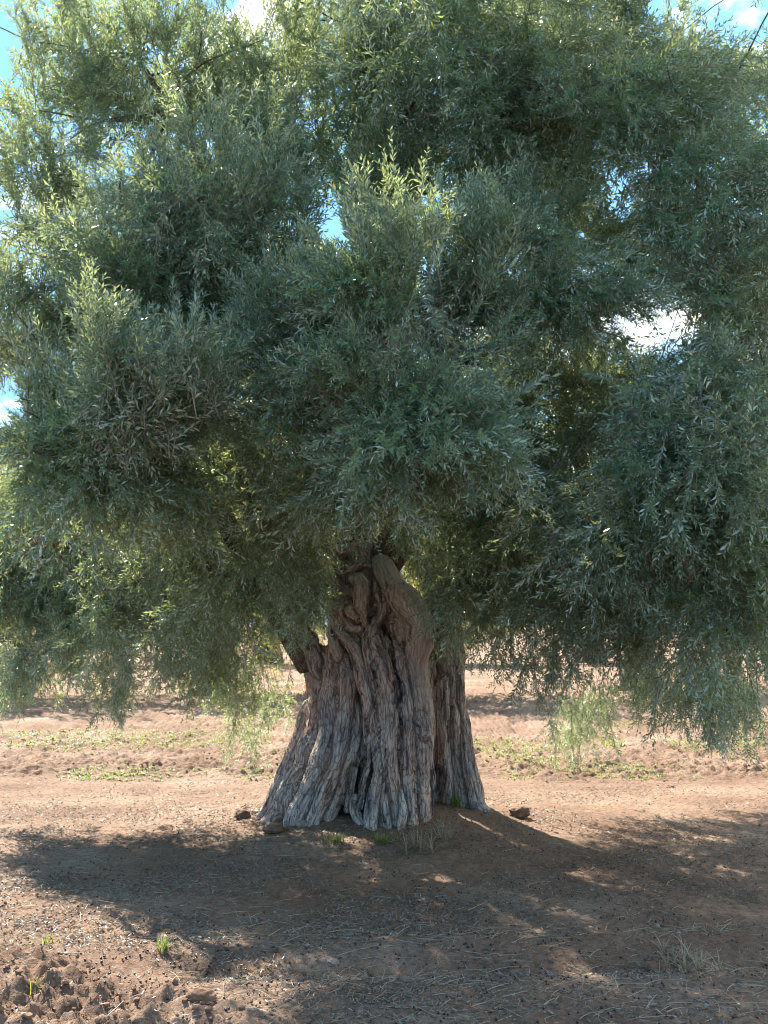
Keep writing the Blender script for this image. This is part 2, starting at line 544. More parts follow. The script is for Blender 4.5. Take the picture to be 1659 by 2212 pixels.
# every strand: (x, y, distance, radius)
S = [
    # left buttress fan
    [(400, 700, 8.55, .12), (415, 850, 8.5, .12), (440, 1000, 8.45, .125), (420, 1200, 8.4, .14), (360, 1400, 8.35, .14), (255, 1590, 8.3, .13), (150, 1740, 8.25, .10), (70, 1840, 8.2, .08)],
    [(500, 680, 8.45, .12), (510, 900, 8.35, .13), (500, 1150, 8.3, .135), (450, 1400, 8.22, .13), (350, 1620, 8.15, .11), (250, 1800, 8.08, .09), (215, 1900, 8.05, .07)],
    [(560, 660, 8.4, .09), (580, 900, 8.28, .10), (570, 1150, 8.22, .10), (530, 1400, 8.16, .09), (450, 1600, 8.1, .08), (370, 1790, 8.02, .06)],
    [(620, 900, 8.3, .07), (630, 1150, 8.24, .07), (600, 1380, 8.18, .07), (560, 1560, 8.13, .06), (500, 1720, 8.08, .05), (450, 1830, 8.05, .04)],
    [(650, 1050, 8.32, .05), (660, 1250, 8.26, .055), (640, 1430, 8.2, .05), (610, 1580, 8.16, .04), (595, 1730, 8.12, .035)],
    [(400, 950, 8.6, .08), (370, 1100, 8.55, .10), (330, 1250, 8.5, .12), (270, 1420, 8.5, .12), (180, 1600, 8.45, .11), (90, 1760, 8.4, .09), (30, 1830, 8.35, .06)],
    # ridge from broken stub
    [(505, 565, 8.12, .045), (560, 600, 8.1, .055), (620, 660, 8.12, .065), (665, 770, 8.12, .07), (700, 900, 8.12, .075), (725, 1050, 8.12, .06), (715, 1170, 8.14, .05), (725, 1280, 8.14, .045), (735, 1400, 8.15, .04), (700, 1560, 8.12, .045), (665, 1720, 8.1, .04)],
    # short pale spur beside it
    [(485, 520, 8.2, .02), (490, 590, 8.18, .035), (510, 660, 8.2, .045), (530, 740, 8.28, .05)],
    # central column
    [(770, 190, 8.2, .05), (795, 310, 8.16, .055), (815, 420, 8.12, .06), (770, 520, 8.08, .065), (745, 590, 8.06, .07), (770, 700, 8.05, .085), (820, 850, 8.05, .09), (850, 1000, 8.05, .08), (860, 1150, 8.06, .075), (860, 1300, 8.05, .075), (865, 1450, 8.02, .075), (880, 1620, 7.98, .07), (900, 1800, 7.94, .06)],
    [(760, 1080, 8.12, .05), (775, 1230, 8.08, .045), (790, 1380, 8.04, .05), (800, 1520, 7.99, .055), (775, 1660, 7.94, .06), (755, 1800, 7.9, .06)],
    [(840, 1500, 8.0, .05), (830, 1640, 7.95, .055), (850, 1800, 7.9, .05)],
    # strand right of the slit
    [(860, 400, 8.14, .04), (870, 500, 8.12, .035), (900, 600, 8.1, .045), (935, 720, 8.1, .06), (965, 880, 8.1, .065), (975, 1040, 8.1, .065), (985, 1200, 8.1, .065), (985, 1380, 8.08, .065), (975, 1540, 8.04, .065), (990, 1700, 7.98, .06), (1010, 1830, 7.94, .05)],
    [(910, 860, 8.08, .022), (930, 980, 8.08, .025), (925, 1090, 8.09, .025), (915, 1200, 8.1, .03), (930, 1340, 8.08, .03)],
    # big smooth right column with elbow
    [(800, 120, 8.24, .09), (850, 210, 8.12, .10), (905, 310, 8.04, .105), (985, 400, 7.99, .11), (1050, 480, 7.97, .112), (1072, 580, 7.98, .11), (1050, 690, 8.05, .098), (1035, 800, 8.12, .10), (1045, 950, 8.16, .105), (1065, 1100, 8.16, .11), (1075, 1260, 8.16, .105), (1070, 1420, 8.16, .095), (1075, 1580, 8.14, .09), (1085, 1720, 8.1, .085), (1090, 1850, 8.08, .07)],
    [(1095, 470, 8.04, .055), (1108, 560, 8.04, .06), (1098, 650, 8.08, .06)],
    [(1085, 1130, 8.08, .075), (1110, 1180, 8.08, .07), (1095, 1240, 8.09, .07)],
    # knot beside the slit
    [(900, 490, 8.1, .045), (950, 510, 8.06, .06), (975, 570, 8.05, .055), (945, 610, 8.06, .05), (915, 570, 8.08, .04)],
    # gnarled lumps at upper left
    [(600, 230, 8.15, .035), (660, 225, 8.1, .045), (700, 260, 8.08, .055), (695, 340, 8.06, .06), (680, 400, 8.07, .045), (700, 470, 8.08, .045), (730, 540, 8.1, .04)],
    [(560, 250, 8.2, .03), (590, 300, 8.14, .03), (610, 340, 8.13, .03)],
    [(640, 410, 8.1, .03), (610, 440, 8.08, .03), (640, 470, 8.07, .028), (675, 455, 8.08, .02)],
    [(560, 350, 8.18, .065), (520, 390, 8.16, .06), (505, 450, 8.17, .06), (530, 510, 8.18, .06)],
    [(560, 400, 8.12, .04), (545, 450, 8.11, .04), (575, 500, 8.11, .045), (620, 540, 8.12, .05), (680, 560, 8.13, .05)],
    [(600, 480, 8.17, .09), (620, 560, 8.2, .10), (650, 660, 8.24, .08)],
    # top of trunk, limb stump and loop
    [(470, 90, 8.35, .07), (500, 160, 8.28, .06), (530, 220, 8.22, .05), (570, 290, 8.18, .04)],
    [(540, 100, 8.25, .025), (560, 60, 8.22, .025), (610, 65, 8.2, .025), (625, 110, 8.2, .03), (600, 160, 8.2, .03), (650, 190, 8.2, .035), (700, 180, 8.2, .03)],
    [(560, 200, 8.2, .035), (600, 180, 8.17, .03), (660, 150, 8.17, .035), (710, 130, 8.2, .05)],
    [(725, 250, 8.2, .05), (735, 350, 8.17, .045), (745, 450, 8.15, .04), (740, 520, 8.14, .04)],
    # core
    [(620, -40, 8.6, .16), (700, 250, 8.5, .26), (760, 600, 8.56, .31), (760, 1000, 8.58, .33), (740, 1400, 8.58, .36), (700, 1850, 8.58, .42)],
    [(1000, 450, 8.5, .16), (1000, 900, 8.45, .17), (1010, 1300, 8.45, .18), (1000, 1850, 8.45, .2)],
    [(500, 900, 8.65, .2), (480, 1300, 8.65, .24), (400, 1850, 8.65, .3)],
    [(600, 500, 8.45, .15), (580, 750, 8.5, .2)],
    [(700, 900, 8.9, .25), (700, 1300, 8.95, .28), (650, 1850, 9.1, .3)],
    # root ends at the front
    [(640, 1640, 8.12, .03), (640, 1740, 8.0, .035), (700, 1840, 7.9, .03)],
    [(930, 1600, 7.98, .035), (950, 1740, 7.9, .04), (935, 1830, 7.86, .035)],
    # separate right stem
    [(1240, 330, 8.9, .10), (1245, 560, 8.85, .11), (1255, 760, 8.8, .12), (1262, 950, 8.78, .125), (1275, 1150, 8.75, .135), (1300, 1350, 8.72, .14), (1320, 1500, 8.7, .14), (1350, 1640, 8.68, .15), (1390, 1760, 8.66, .14)],
    [(1210, 880, 8.7, .06), (1215, 1080, 8.67, .07), (1225, 1280, 8.64, .07), (1230, 1480, 8.62, .08), (1220, 1640, 8.6, .09), (1215, 1780, 8.58, .09)],
    [(1310, 850, 8.74, .06), (1320, 1050, 8.7, .065), (1345, 1250, 8.66, .065), (1365, 1430, 8.62, .07), (1400, 1580, 8.58, .075), (1440, 1700, 8.55, .07), (1530, 1780, 8.5, .05), (1620, 1830, 8.46, .04)],
    [(1180, 1500, 8.9, .12), (1170, 1800, 8.9, .14)],
    # backing strand added behind the gap to keep sunlight from showing through
    [(1120, 450, 8.9, .12), (1145, 900, 8.85, .14), (1150, 1300, 8.82, .14), (1160, 1850, 8.82, .15)],
    # left limb leaving the trunk
    [(480, 1000, 8.5, .11), (425, 820, 8.46, .11), (350, 650, 8.4, .095), (240, 500, 8.3, .10), (130, 320, 8.1, .09)],
]
tubes, segA, segB, segRA, segRB, segS, segId, segU = [], [], [], [], [], [], [], []
for k, st in enumerate(S):
    if st[-1][1] >= 1780:
        x_, y_, d_, r_ = st[-1]
        st = st + [(x_ + (x_ - st[-2][0]) * .5, y_ + 110, d_ - .07, r_ * 1.05)]
    pts = np.array([[*T(x, y, d), r] for x, y, d, r in st])
    path = catmull(pts, 0.05)
    # a little wander so that no strand is a clean pipe
    n = len(path)
    ph = path[:, :3] * 5 + k * 13.7
    path[:, 0] += 0.012 * vnoise(ph, 3)
    path[:, 3] *= 1 + 0.14 * vnoise(ph * 1.7, 9)
    tubes.append(tube(path, 14))
    s = np.concatenate([[0], np.cumsum(np.linalg.norm(np.diff(path[:, :3], axis=0), axis=1))])
    for i in range(n - 1):
        segA.append(path[i, :3]); segB.append(path[i + 1, :3])
        segRA.append(path[i, 3]); segRB.append(path[i + 1, 3])
        segS.append((s[i], s[i + 1])); segId.append(k)
tv, tt_ = merge(tubes)
tmp = bpy.data.objects.new('tmp_trunk', mesh_from('tmp_trunk', tv, tt_, True))
COL.objects.link(tmp)
rm = tmp.modifiers.new('r', 'REMESH')
rm.mode = 'VOXEL'
rm.voxel_size = 0.0105
rm.adaptivity = 0
sm = tmp.modifiers.new('s', 'SMOOTH')
sm.factor = 0.5
sm.iterations = 3
dg = bpy.context.evaluated_depsgraph_get()
em = bpy.data.meshes.new_from_object(tmp.evaluated_get(dg))
bpy.data.objects.remove(tmp)
nv = len(em.vertices)
co = np.empty(nv * 3, np.float32)
em.vertices.foreach_get('co', co)
co = co.reshape(-1, 3).astype(np.float64)
no = np.empty(nv * 3, np.float32)
em.vertex_normals.foreach_get('vector', no)
no = no.reshape(-1, 3).astype(np.float64)
segA, segB = np.array(segA), np.array(segB)
segRA, segRB, segS, segId = np.array(segRA), np.array(segRB), np.array(segS), np.array(segId)
grain = np.zeros((nv, 3))
gap = np.ones(nv)
segStart = np.concatenate([[0], np.nonzero(np.diff(segId))[0] + 1])
sid = np.zeros(nv, int)
AB = segB - segA
ABl = (AB ** 2).sum(1)
for c0 in range(0, nv, 4000):
    q = co[c0:c0 + 4000]
    w = q[:, None, :] - segA[None]
    t = np.clip((w * AB[None]).sum(2) / ABl, 0, 1)
    dv = w - t[..., None] * AB[None]
    dist = np.sqrt((dv ** 2).sum(2)) - (segRA + (segRB - segRA) * t)
    j = dist.argmin(1)
    per = np.minimum.reduceat(dist, segStart, axis=1)
    two = np.partition(per, 1, axis=1)[:, :2]
    gap[c0:c0 + 4000] = two[:, 1] - two[:, 0]
    ar = np.arange(len(q))
    tj = t[ar, j]
    sl = segS[j, 0] * (1 - tj) + segS[j, 1] * tj
    o = dv[ar, j]
    grain[c0:c0 + 4000, 0] = o[:, 0] + segId[j] * 3.1
    grain[c0:c0 + 4000, 1] = o[:, 1]
    sid[c0:c0 + 4000] = segId[j]
    grain[c0:c0 + 4000, 2] = sl * 0.11
# bark relief: long fibres, broader flutes, lumps
tw = grain.copy()
tw[:, 0] += 0.012 * vnoise(co * 6, 77)
tw[:, 1] += 0.012 * vnoise(co * 6, 78)
flute = 1 - np.abs(fbm(tw * np.array([15, 15, 9]), 2, 41)) * 2
fibre = 1 - np.abs(fbm(tw * np.array([42, 42, 30]), 3, 61)) * 2
lump = fbm(co * 5.5, 3, 91)
hgt = co[:, 2]
knot = np.exp(-((hgt - 1.75) / 0.35) ** 2)
curl = fbm(co * 14 + 3 * np.column_stack([vnoise(co * 4, 5), vnoise(co * 4, 6), vnoise(co * 4, 7)]), 3, 23)
crease = np.clip(-fbm(tw * np.array([9, 9, 5]), 2, 140) - 0.25, 0, 1)
calm = np.where(np.isin(sid, (13, 14, 15)), 0.7, 1.0) * (0.85 + 0.4 * vnoise(co * 3, 15))
plate = np.abs(vnoise(tw * np.array([30, 30, 110]), 222))
disp = calm * (0.004 * flute + 0.0055 * fibre - 0.040 * crease - 0.004 * (plate < .05)) + 0.010 * lump * calm + 0.024 * knot * curl * calm ** 2 - 0.024 * np.exp(-(gap / .015) ** 2)
# slits, holes and splits seen on the trunk (image outlines carried onto the surface)
carves = [
    ([(820, 525), (840, 575), (870, 605)], 0.018, 0.14), ([(868, 605), (885, 660), (892, 740), (905, 830), (922, 930), (930, 1010)], 0.011, 0.10),
    ([(880, 900), (895, 970), (905, 1060)], 0.012, 0.08), ([(945, 930), (950, 985)], 0.010, 0.06),
    ([(700, 1120), (720, 1180), (722, 1250)], 0.010, 0.06), ([(640, 760), (665, 900), (680, 1050)], 0.012, 0.05),
    ([(770, 830), (785, 940), (795, 1060)], 0.013, 0.06), ([(755, 1180), (770, 1330), (750, 1500)], 0.010, 0.06),
    ([(700, 1320), (705, 1480), (740, 1580)], 0.013, 0.06), ([(930, 1130), (945, 1260), (990, 1400)], 0.009, 0.05),
    ([(840, 1340), (845, 1450), (850, 1600)], 0.012, 0.06), ([(560, 1640), (550, 1720)], 0.02, 0.08),
    ([(640, 1480), (640, 1600), (670, 1720)], 0.045, 0.20), ([(1165, 1500), (1180, 1620), (1190, 1760)], 0.05, 0.2), ([(480, 1580), (450, 1680), (420, 1730)], 0.012, 0.05),
    ([(1020, 1480), (1030, 1600), (1040, 1760)], 0.011, 0.05), ([(740, 300), (745, 420), (735, 510)], 0.012, 0.07),
    ([(840, 250), (880, 380), (960, 470), (1010, 540), (1000, 620)], 0.010, 0.06), ([(585, 95), (600, 110)], 0.03, 0.08),
    ([(600, 290), (630, 380), (650, 420)], 0.012, 0.06), ([(560, 440), (580, 480), (560, 540)], 0.012, 0.06),
    ([(1220, 1080), (1235, 1180), (1250, 1280)], 0.008, 0.04), ([(1270, 1060), (1275, 1110)], 0.010, 0.05),
    ([(700, 555), (740, 650), (760, 780)], 0.012, 0.06), ([(720, 1600), (735, 1720)], 0.02, 0.08),
    ([(500, 560), (540, 640), (600, 700), (630, 800)], 0.012, 0.05),
]
front = (no[:, 1] < 0.25) & (co[:, 1] < 8.9)
inward = np.zeros(nv)
tone = np.where(np.isin(sid, (13, 14, 15)), 1.0, 0.0) * np.clip((hgt - .75) * 2.5, 0, 1)
tone = np.maximum(tone, np.where(np.isin(sid, (6, 7, 16, 17, 18, 19, 20, 21)), .6, 0) * np.clip((hgt - 1.0) * 2.5, 0, 1))
for pl, wid, dep in carves:
    pp = np.array([T(x, y, 8.1) for x, y in pl])
    # distance in the upright plane through the trunk's face
    best = np.full(nv, 9.0)
    sx = co[:, 0] * 8.1 / co[:, 1]
    sz = EYE + (co[:, 2] - EYE) * 8.1 / co[:, 1]
    q = np.column_stack([sx, sz])
    pth = catmull(np.column_stack([pp, np.zeros(len(pp))]), 0.02)[:, [0, 2]]
    pth[:, 0] += 0.008 * np.sin(np.arange(len(pth)) * 1.7) + 0.005 * np.sin(np.arange(len(pth)) * 3.1 + 1)
    near = np.abs(q[:, 0] - pth[:, 0].mean()) < 0.5
    idx = np.nonzero(near & front)[0]
    dd = np.sqrt(((q[idx][:, None, :] - pth[None]) ** 2).sum(2)).min(1)
    inward[idx] = np.maximum(inward[idx], dep * np.exp(-(dd / wid) ** 2))
co = co + no * disp[:, None]
co[:, 1] += inward
em.vertices.foreach_set('co', co.astype(np.float32).ravel())
at = em.attributes.new('grain', 'FLOAT_VECTOR', 'POINT')
at.data.foreach_set('vector', grain.astype(np.float32).ravel())
tn = em.attributes.new('tone', 'FLOAT', 'POINT')
tn.data.foreach_set('value', tone.astype(np.float32))
em.materials.append(M_TRUNK)
em.polygons.foreach_set('use_smooth', np.ones(len(em.polygons), dtype=bool))
em.name = 'trunk'
em.update()
tree = link('olive_tree', None, None, 'huge ancient olive tree with a hollow twisted grey trunk and drooping silvery crown', 'tree', loc=(TX, TY, 0))


def under(o, root):
    """parent keeping the world-space mesh in place"""
    o.parent = root
    o.location = tuple(-c for c in root.location)
    return o


under(link('trunk', em), tree)

# ------------------------------------------------------------------ foliage prototypes
def rot_to(axis, roll):
    axis = axis / np.linalg.norm(axis)
    ref = np.array([0, 0, 1.0]) if abs(axis[2]) < 0.95 else np.array([1.0, 0, 0])
    u = np.cross(ref, axis); u /= np.linalg.norm(u)
    v = np.cross(axis, u)
    c, s = math.cos(roll), math.sin(roll)
    return np.column_stack([u * c + v * s, -u * s + v * c, axis])


def leaf_set(base, axis, nrm, ln, wd, fold):
    """(n,..) arrays -> verts (4n,3), tris (2n,3)"""
    side = np.cross(nrm, axis)
    tip = base + axis * ln[:, None] + nrm * (fold * ln)[:, None] * -0.35
    mid = base + axis * (ln * 0.5)[:, None] + nrm * (fold * wd)[:, None]
    l = mid + side * (wd * 0.5)[:, None]
    r = mid - side * (wd * 0.5)[:, None]
    v = np.stack([base, r, tip, l], 1).reshape(-1, 3)
    i = np.arange(len(base)) * 4
    t = np.vstack([np.column_stack([i, i + 1, i + 2]), np.column_stack([i, i + 2, i + 3])])
    return v, t


def thin_tube(p, r0, r1):
    n = len(p)
    path = np.column_stack([p, np.linspace(r0, r1, n)])
    tan = np.gradient(p, axis=0)
    tan /= np.linalg.norm(tan, axis=1)[:, None] + 1e-9
    ref = np.array([0.3, 0.9, 0.1])
    u = np.cross(tan, ref); u /= np.linalg.norm(u, axis=1)[:, None]
    v = np.cross(tan, u)
    a = np.array([0, 2.094, 4.189])
    ring = u[:, None] * np.cos(a)[None, :, None] + v[:, None] * np.sin(a)[None, :, None]
    vv = (p[:, None] + ring * path[:, 3][:, None, None]).reshape(-1, 3)
    t = []
    for i in range(n - 1):
        for j in range(3):
            a0, a1 = i * 3 + j, i * 3 + (j + 1) % 3
            t += [(a0, a1, a1 + 3), (a0, a1 + 3, a0 + 3)]
    return vv, np.array(t)


def make_spray(style, g):
    """a leafy shoot growing along +Z from the origin"""
    twigs = []
    if style == 'shoot':
        L0, nside, sl, ang, dens = g.uniform(.40, .60), 2, .12, 22, 0.016
    elif style == 'bare':
        L0, nside, sl, ang, dens = g.uniform(.40, .60), 14, .24, 45, 0.16
    elif style == 'up':
        L0, nside, sl, ang, dens = g.uniform(.42, .62), 8, .20, 35, 0.019
    elif style == 'down':
        L0, nside, sl, ang, dens = g.uniform(.50, .78), 9, .22, 50, 0.022
    else:
        L0, nside, sl, ang, dens = g.uniform(.40, .55), 9, .21, 50, 0.023
    n = 7
    wdn = 1
    s = np.linspace(0, 1, n)
    bx, by = g.uniform(-.12, .12, 2)
    main = np.column_stack([bx * s ** 2 * L0 + .01 * g.normal(size=n) * s, by * s ** 2 * L0 + .01 * g.normal(size=n) * s, s * L0])
    twigs.append((main, .0032, .0012, .1 if style == 'shoot' else .35))
    for k in range(nside):
        f = g.uniform(.12, .9)
        b = np.array([np.interp(f, s, main[:, c]) for c in range(3)])
        az = k * 2.4 + g.uniform(-.5, .5)
        a = R(ang + g.uniform(-15, 15))
        d = np.array([math.sin(a) * math.cos(az), math.sin(a) * math.sin(az), math.cos(a)])
        ll = sl * g.uniform(.6, 1.3) * (1.15 - f * .5)
        m = 4
        q = np.linspace(0, 1, m)[:, None]
        curve = np.array([0, 0, 1.0]) * 0.35
        pts = b + d * q * ll + curve * ll * q ** 2 * 0.6 + g.normal(size=(m, 3)) * .004 * q
        twigs.append((pts, .0017, .0008, .02))
    V, Tt, MI, RN = [], [], [], []
    off = 0
    for pts, r0, r1, start in twigs:
        v, t = thin_tube(pts, r0, r1)
        V.append(v); Tt.append(t + off); MI.append(np.ones(len(t), int)); RN.append(np.full(len(v), .5))
        off += len(v)
        seg = np.linalg.norm(np.diff(pts, axis=0), axis=1)
        cum = np.concatenate([[0], np.cumsum(seg)])
        tot = cum[-1]
        pos = np.arange(tot * start + .012, tot, dens)
        if len(pos) == 0:
            continue
        base = np.column_stack([np.interp(pos, cum, pts[:, c]) for c in range(3)])
        ta = np.column_stack([np.interp(pos, cum, np.gradient(pts[:, c])) for c in range(3)])
        ta /= np.linalg.norm(ta, axis=1)[:, None]
        k = np.arange(len(pos))
        for side in (0, math.pi):
            a = k * 1.57 + side + g.normal(size=len(pos)) * .35
            ref = np.tile(np.array([.31, .2, .93]), (len(pos), 1))
            u = np.cross(ta, ref); u /= np.linalg.norm(u, axis=1)[:, None]
            w = np.cross(ta, u)
            rad = u * np.cos(a)[:, None] + w * np.sin(a)[:, None]
            an = np.radians(g.uniform(22, 62, len(pos)))
            ax = ta * np.cos(an)[:, None] + rad * np.sin(an)[:, None]
            nr = ta * np.sin(an)[:, None] - rad * np.cos(an)[:, None]
            tw_ = g.normal(size=len(pos)) * .5
            sd_ = np.cross(nr, ax)
            nr = nr * np.cos(tw_)[:, None] + sd_ * np.sin(tw_)[:, None]
            taper = 1 - 0.45 * (pos / tot) ** 3
            ln = g.uniform(.032, .060, len(pos)) * taper
            wd = ln * g.uniform(.21, .33, len(pos))
            keep = g.random(len(pos)) > .12
            v, t = leaf_set(base[keep], ax[keep], nr[keep], ln[keep], wd[keep], g.uniform(-.25, .35, keep.sum()))
            V.append(v); Tt.append(t + off); MI.append(np.zeros(len(t), int))
            RN.append(np.repeat(np.clip(g.beta(2, 2.4, keep.sum()), 0, 1), 4))
            off += len(v)
    return np.vstack(V), np.vstack(Tt), np.concatenate(MI), np.concatenate(RN)


PROTO = {s: [make_spray(s, rng) for _ in range(8)] for s in ('up', 'down', 'mix', 'shoot', 'bare')}


def build_crown(name, sprays, mats):
    """sprays: list of (pos, axis, style, scale)"""
    V, Tt, MI, RN = [], [], [], []
    off = 0
    for pos, axis, style, sc, tint in sprays:
        v, t, mi, rn = PROTO[style][rng.integers(8)]
        M = rot_to(axis, rng.uniform(0, 6.28)) * sc
        V.append((v @ M.T + pos).astype(np.float32)); Tt.append((t + off).astype(np.int32)); MI.append(mi)
        RN.append(np.clip(rn + tint, 0, 1)); off += len(v)
    return mesh_from(name, np.vstack(V), np.vstack(Tt), False, mats, np.concatenate(MI), {'rnd': ('FLOAT', np.concatenate(RN))})


# ------------------------------------------------------------------ the crown, clump by clump
# x, y, distance, half width, half height (view units), half depth (m), style, sprays
C = [
    (440, 400, 5.8, 210, 150, .6, 'up', 210), (300, 540, 5.9, 220, 120, .6, 'mix', 170), (590, 480, 6.4, 110, 150, .5, 'up', 110),
    (250, 800, 5.1, 190, 110, .5, 'up', 170), (420, 790, 5.5, 110, 130, .5, 'up', 110), (110, 880, 5.6, 120, 90, .5, 'mix', 90),
    (40, 740, 6.0, 100, 120, .5, 'up', 80), (170, 640, 6.2, 130, 90, .5, 'up', 80),
    (880, 650, 5.3, 200, 130, .6, 'up', 200), (680, 720, 5.7, 150, 130, .5, 'up', 130), (1000, 590, 5.6, 90, 90, .5, 'up', 80),
    (860, 830, 5.3, 220, 110, .5, 'mix', 150), (900, 940, 5.4, 170, 110, .5, 'down', 140), (700, 900, 5.9, 160, 110, .5, 'down', 110),
    (820, 1010, 6.0, 170, 80, .5, 'down', 90), (1130, 470, 6.0, 140, 80, .5, 'mix', 90), (1240, 640, 5.8, 140, 90, .5, 'down', 110),
    (1010, 120, 6.2, 170, 110, .6, 'down', 120), (1200, 170, 6.0, 180, 110, .6, 'down', 120), (1400, 280, 5.9, 180, 110, .6, 'down', 120),
    (1530, 430, 5.8, 150, 110, .6, 'down', 110), (1620, 640, 5.7, 120, 130, .6, 'down', 100), (1040, 330, 6.5, 160, 90, .6, 'down', 90),
    (1560, 850, 5.4, 150, 120, .6, 'down', 120), (1470, 990, 5.3, 170, 130, .6, 'down', 150), (1400, 1130, 5.6, 180, 110, .6, 'down', 130),
    (1620, 1100, 5.6, 110, 160, .6, 'down', 110), (1180, 1080, 6.4, 130, 110, .6, 'down', 100), (1040, 1160, 6.9, 110, 110, .5, 'down', 90),
    (1240, 1230, 6.4, 160, 90, .5, 'down', 120), (1500, 1290, 6.0, 150, 110, .6, 'down', 130), (1100, 1270, 7.2, 110, 60, .4, 'down', 70),
    (1130, 830, 6.9, 130, 130, .6, 'mix', 90), (1620, 1290, 6.3, 80, 130, .6, 'down', 70), (1370, 1290, 6.6, 90, 80, .5, 'down', 60),
    (150, 1010, 5.8, 190, 90, .6, 'down', 130), (340, 1010, 6.0, 160, 110, .6, 'down', 120), (530, 1000, 6.6, 130, 110, .6, 'down', 100),
    (560, 1160, 6.8, 110, 80, .5, 'down', 80), (600, 1240, 7.6, 80, 60, .4, 'down', 60), (400, 1200, 8.0, 140, 80, .5, 'down', 80),
    (180, 1180, 8.6, 170, 90, .5, 'down', 120), (50, 1290, 8.7, 110, 90, .4, 'down', 110), (230, 1330, 8.7, 140, 60, .4, 'down', 110), (60, 1130, 8.8, 110, 90, .4, 'down', 110),
    (480, 1290, 8.5, 130, 60, .4, 'down', 70),
    (300, 150, 7.1, 220, 130, .7, 'up', 170), (110, 180, 7.3, 140, 150, .7, 'up', 110), (90, 380, 7.2, 120, 100, .6, 'mix', 60),
    (560, 120, 7.4, 170, 120, .7, 'up', 120), (720, 240, 7.4, 160, 120, .6, 'mix', 110), (830, 90, 7.0, 150, 120, .7, 'up', 110),
    (880, 330, 7.2, 150, 100, .6, 'mix', 90), (1330, 70, 6.8, 160, 90, .7, 'up', 110), (1560, 190, 7.0, 120, 70, .6, 'up', 90),
    (1120, 20, 7.2, 170, 90, .7, 'up', 100), (40, 560, 7.3, 90, 80, .5, 'mix', 40), (700, 580, 7.0, 120, 60, .5, 'mix', 50),
    (1180, 330, 7.0, 120, 90, .5, 'mix', 80), (1500, 620, 7.2, 110, 60, .5, 'mix', 50), (1400, 880, 7.3, 150, 80, .5, 'mix', 70),
    (1330, 520, 7.2, 130, 60, .5, 'mix', 50),
    (520, 650, 6.3, 150, 80, .5, 'mix', 80), (640, 620, 6.6, 120, 60, .4, 'mix', 50), (600, 850, 6.6, 120, 90, .5, 'mix', 70),
    (560, 340, 6.9, 120, 80, .4, 'mix', 50), (1120, 680, 6.6, 110, 90, .5, 'mix', 60), (1080, 980, 7.0, 120, 100, .4, 'down', 70),
    (1330, 950, 6.6, 120, 80, .4, 'down', 60), (1330, 830, 6.6, 130, 60, .5, 'mix', 60), (1250, 1150, 6.9, 130, 50, .4, 'down', 60),
    (800, 430, 6.9, 120, 60, .4, 'up', 50), (60, 1000, 7.0, 120, 110, .5, 'down', 50), (400, 1110, 7.6, 130, 60, .5, 'down', 50),
]
# parts of the crown above and beside the frame, and on its far side (they cast the shade)
for (x, y, z, rx, ry, rz, n) in [
    (0.3, 7.4, 7.0, 1.6, 1.6, .7, 260), (-0.9, 7.6, 6.7, 1.2, 1.2, .6, 130), (2.0, 7.3, 6.2, 1.3, 1.4, .8, 190), (0.2, 5.6, 5.9, 1.4, .9, .7, 120),
    (3.0, 6.9, 4.6, .8, 1.3, 1.2, 170), (3.3, 7.6, 3.0, .7, 1.3, 1.0, 150), (-2.9, 8.9, 2.0, .5, .5, .5, 90), (-2.7, 8.9, 3.0, .5, .5, .6, 80), (-2.1, 8.5, 3.2, .9, .5, .6, 110), (-.9, 8.9, 3.6, .8, .5, .6, 90), (-2.6, 8.3, 1.35, .7, .4, .35, 90), (-1.3, 8.6, 1.5, .6, .3, .35, 60), (-2.2, 9.1, 1.9, .7, .5, .5, 80), (-1.2, 9.3, 2.2, .7, .5, .5, 80), (1.2, 10.2, 2.7, .8, .6, .5, 110), (2.4, 10.5, 2.8, .9, .6, .6, 130), (3.6, 10.3, 2.6, .8, .7, .6, 120), (-1.6, 8.7, 4.7, .8, .6, .6, 90), (-.4, 9.4, 4.3, .8, .5, .5, 90), (.4, 9.9, 4.3, .9, .5, .5, 100), (-.3, 10.1, 5.0, .9, .5, .5, 90), (1.4, 10.7, 3.3, .9, .5, .5, 100), (2.5, 10.7, 2.6, .9, .5, .5, 100), (1.2, 9.9, 3.3, .9, .5, .5, 90), (.2, 10.0, 3.2, .9, .5, .5, 110), (-.7, 10.0, 3.3, .8, .5, .5, 100), (.7, 9.7, 2.75, .8, .4, .45, 110), (1.7, 9.6, 2.5, .8, .4, .45, 110), (-.3, 9.3, 2.8, .8, .4, .4, 90), (2.6, 9.5, 2.1, .7, .4, .45, 90), (-1.6, 9.5, 2.9, .8, .4, .4, 80),
    (0.2, 8.8, 6.2, 1.8, .8, .9, 170), (2.0, 8.9, 4.6, 1.1, .8, 1.1, 140), (-1.8, 8.9, 4.7, 1.1, .8, 1.0, 110), (0.2, 9.1, 4.2, 1.3, .6, 1.0, 120),
    (2.3, 8.6, 2.9, .9, .7, .8, 120), (-2.2, 8.7, 2.9, .8, .6, .7, 90), (3.1, 5.6, 5.4, 1.0, 1.0, .9, 110), (2.6, 5.2, 3.6, .6, .8, .9, 90),
]:
    C.append(('w', (x, y, z), (rx, ry, rz), n))

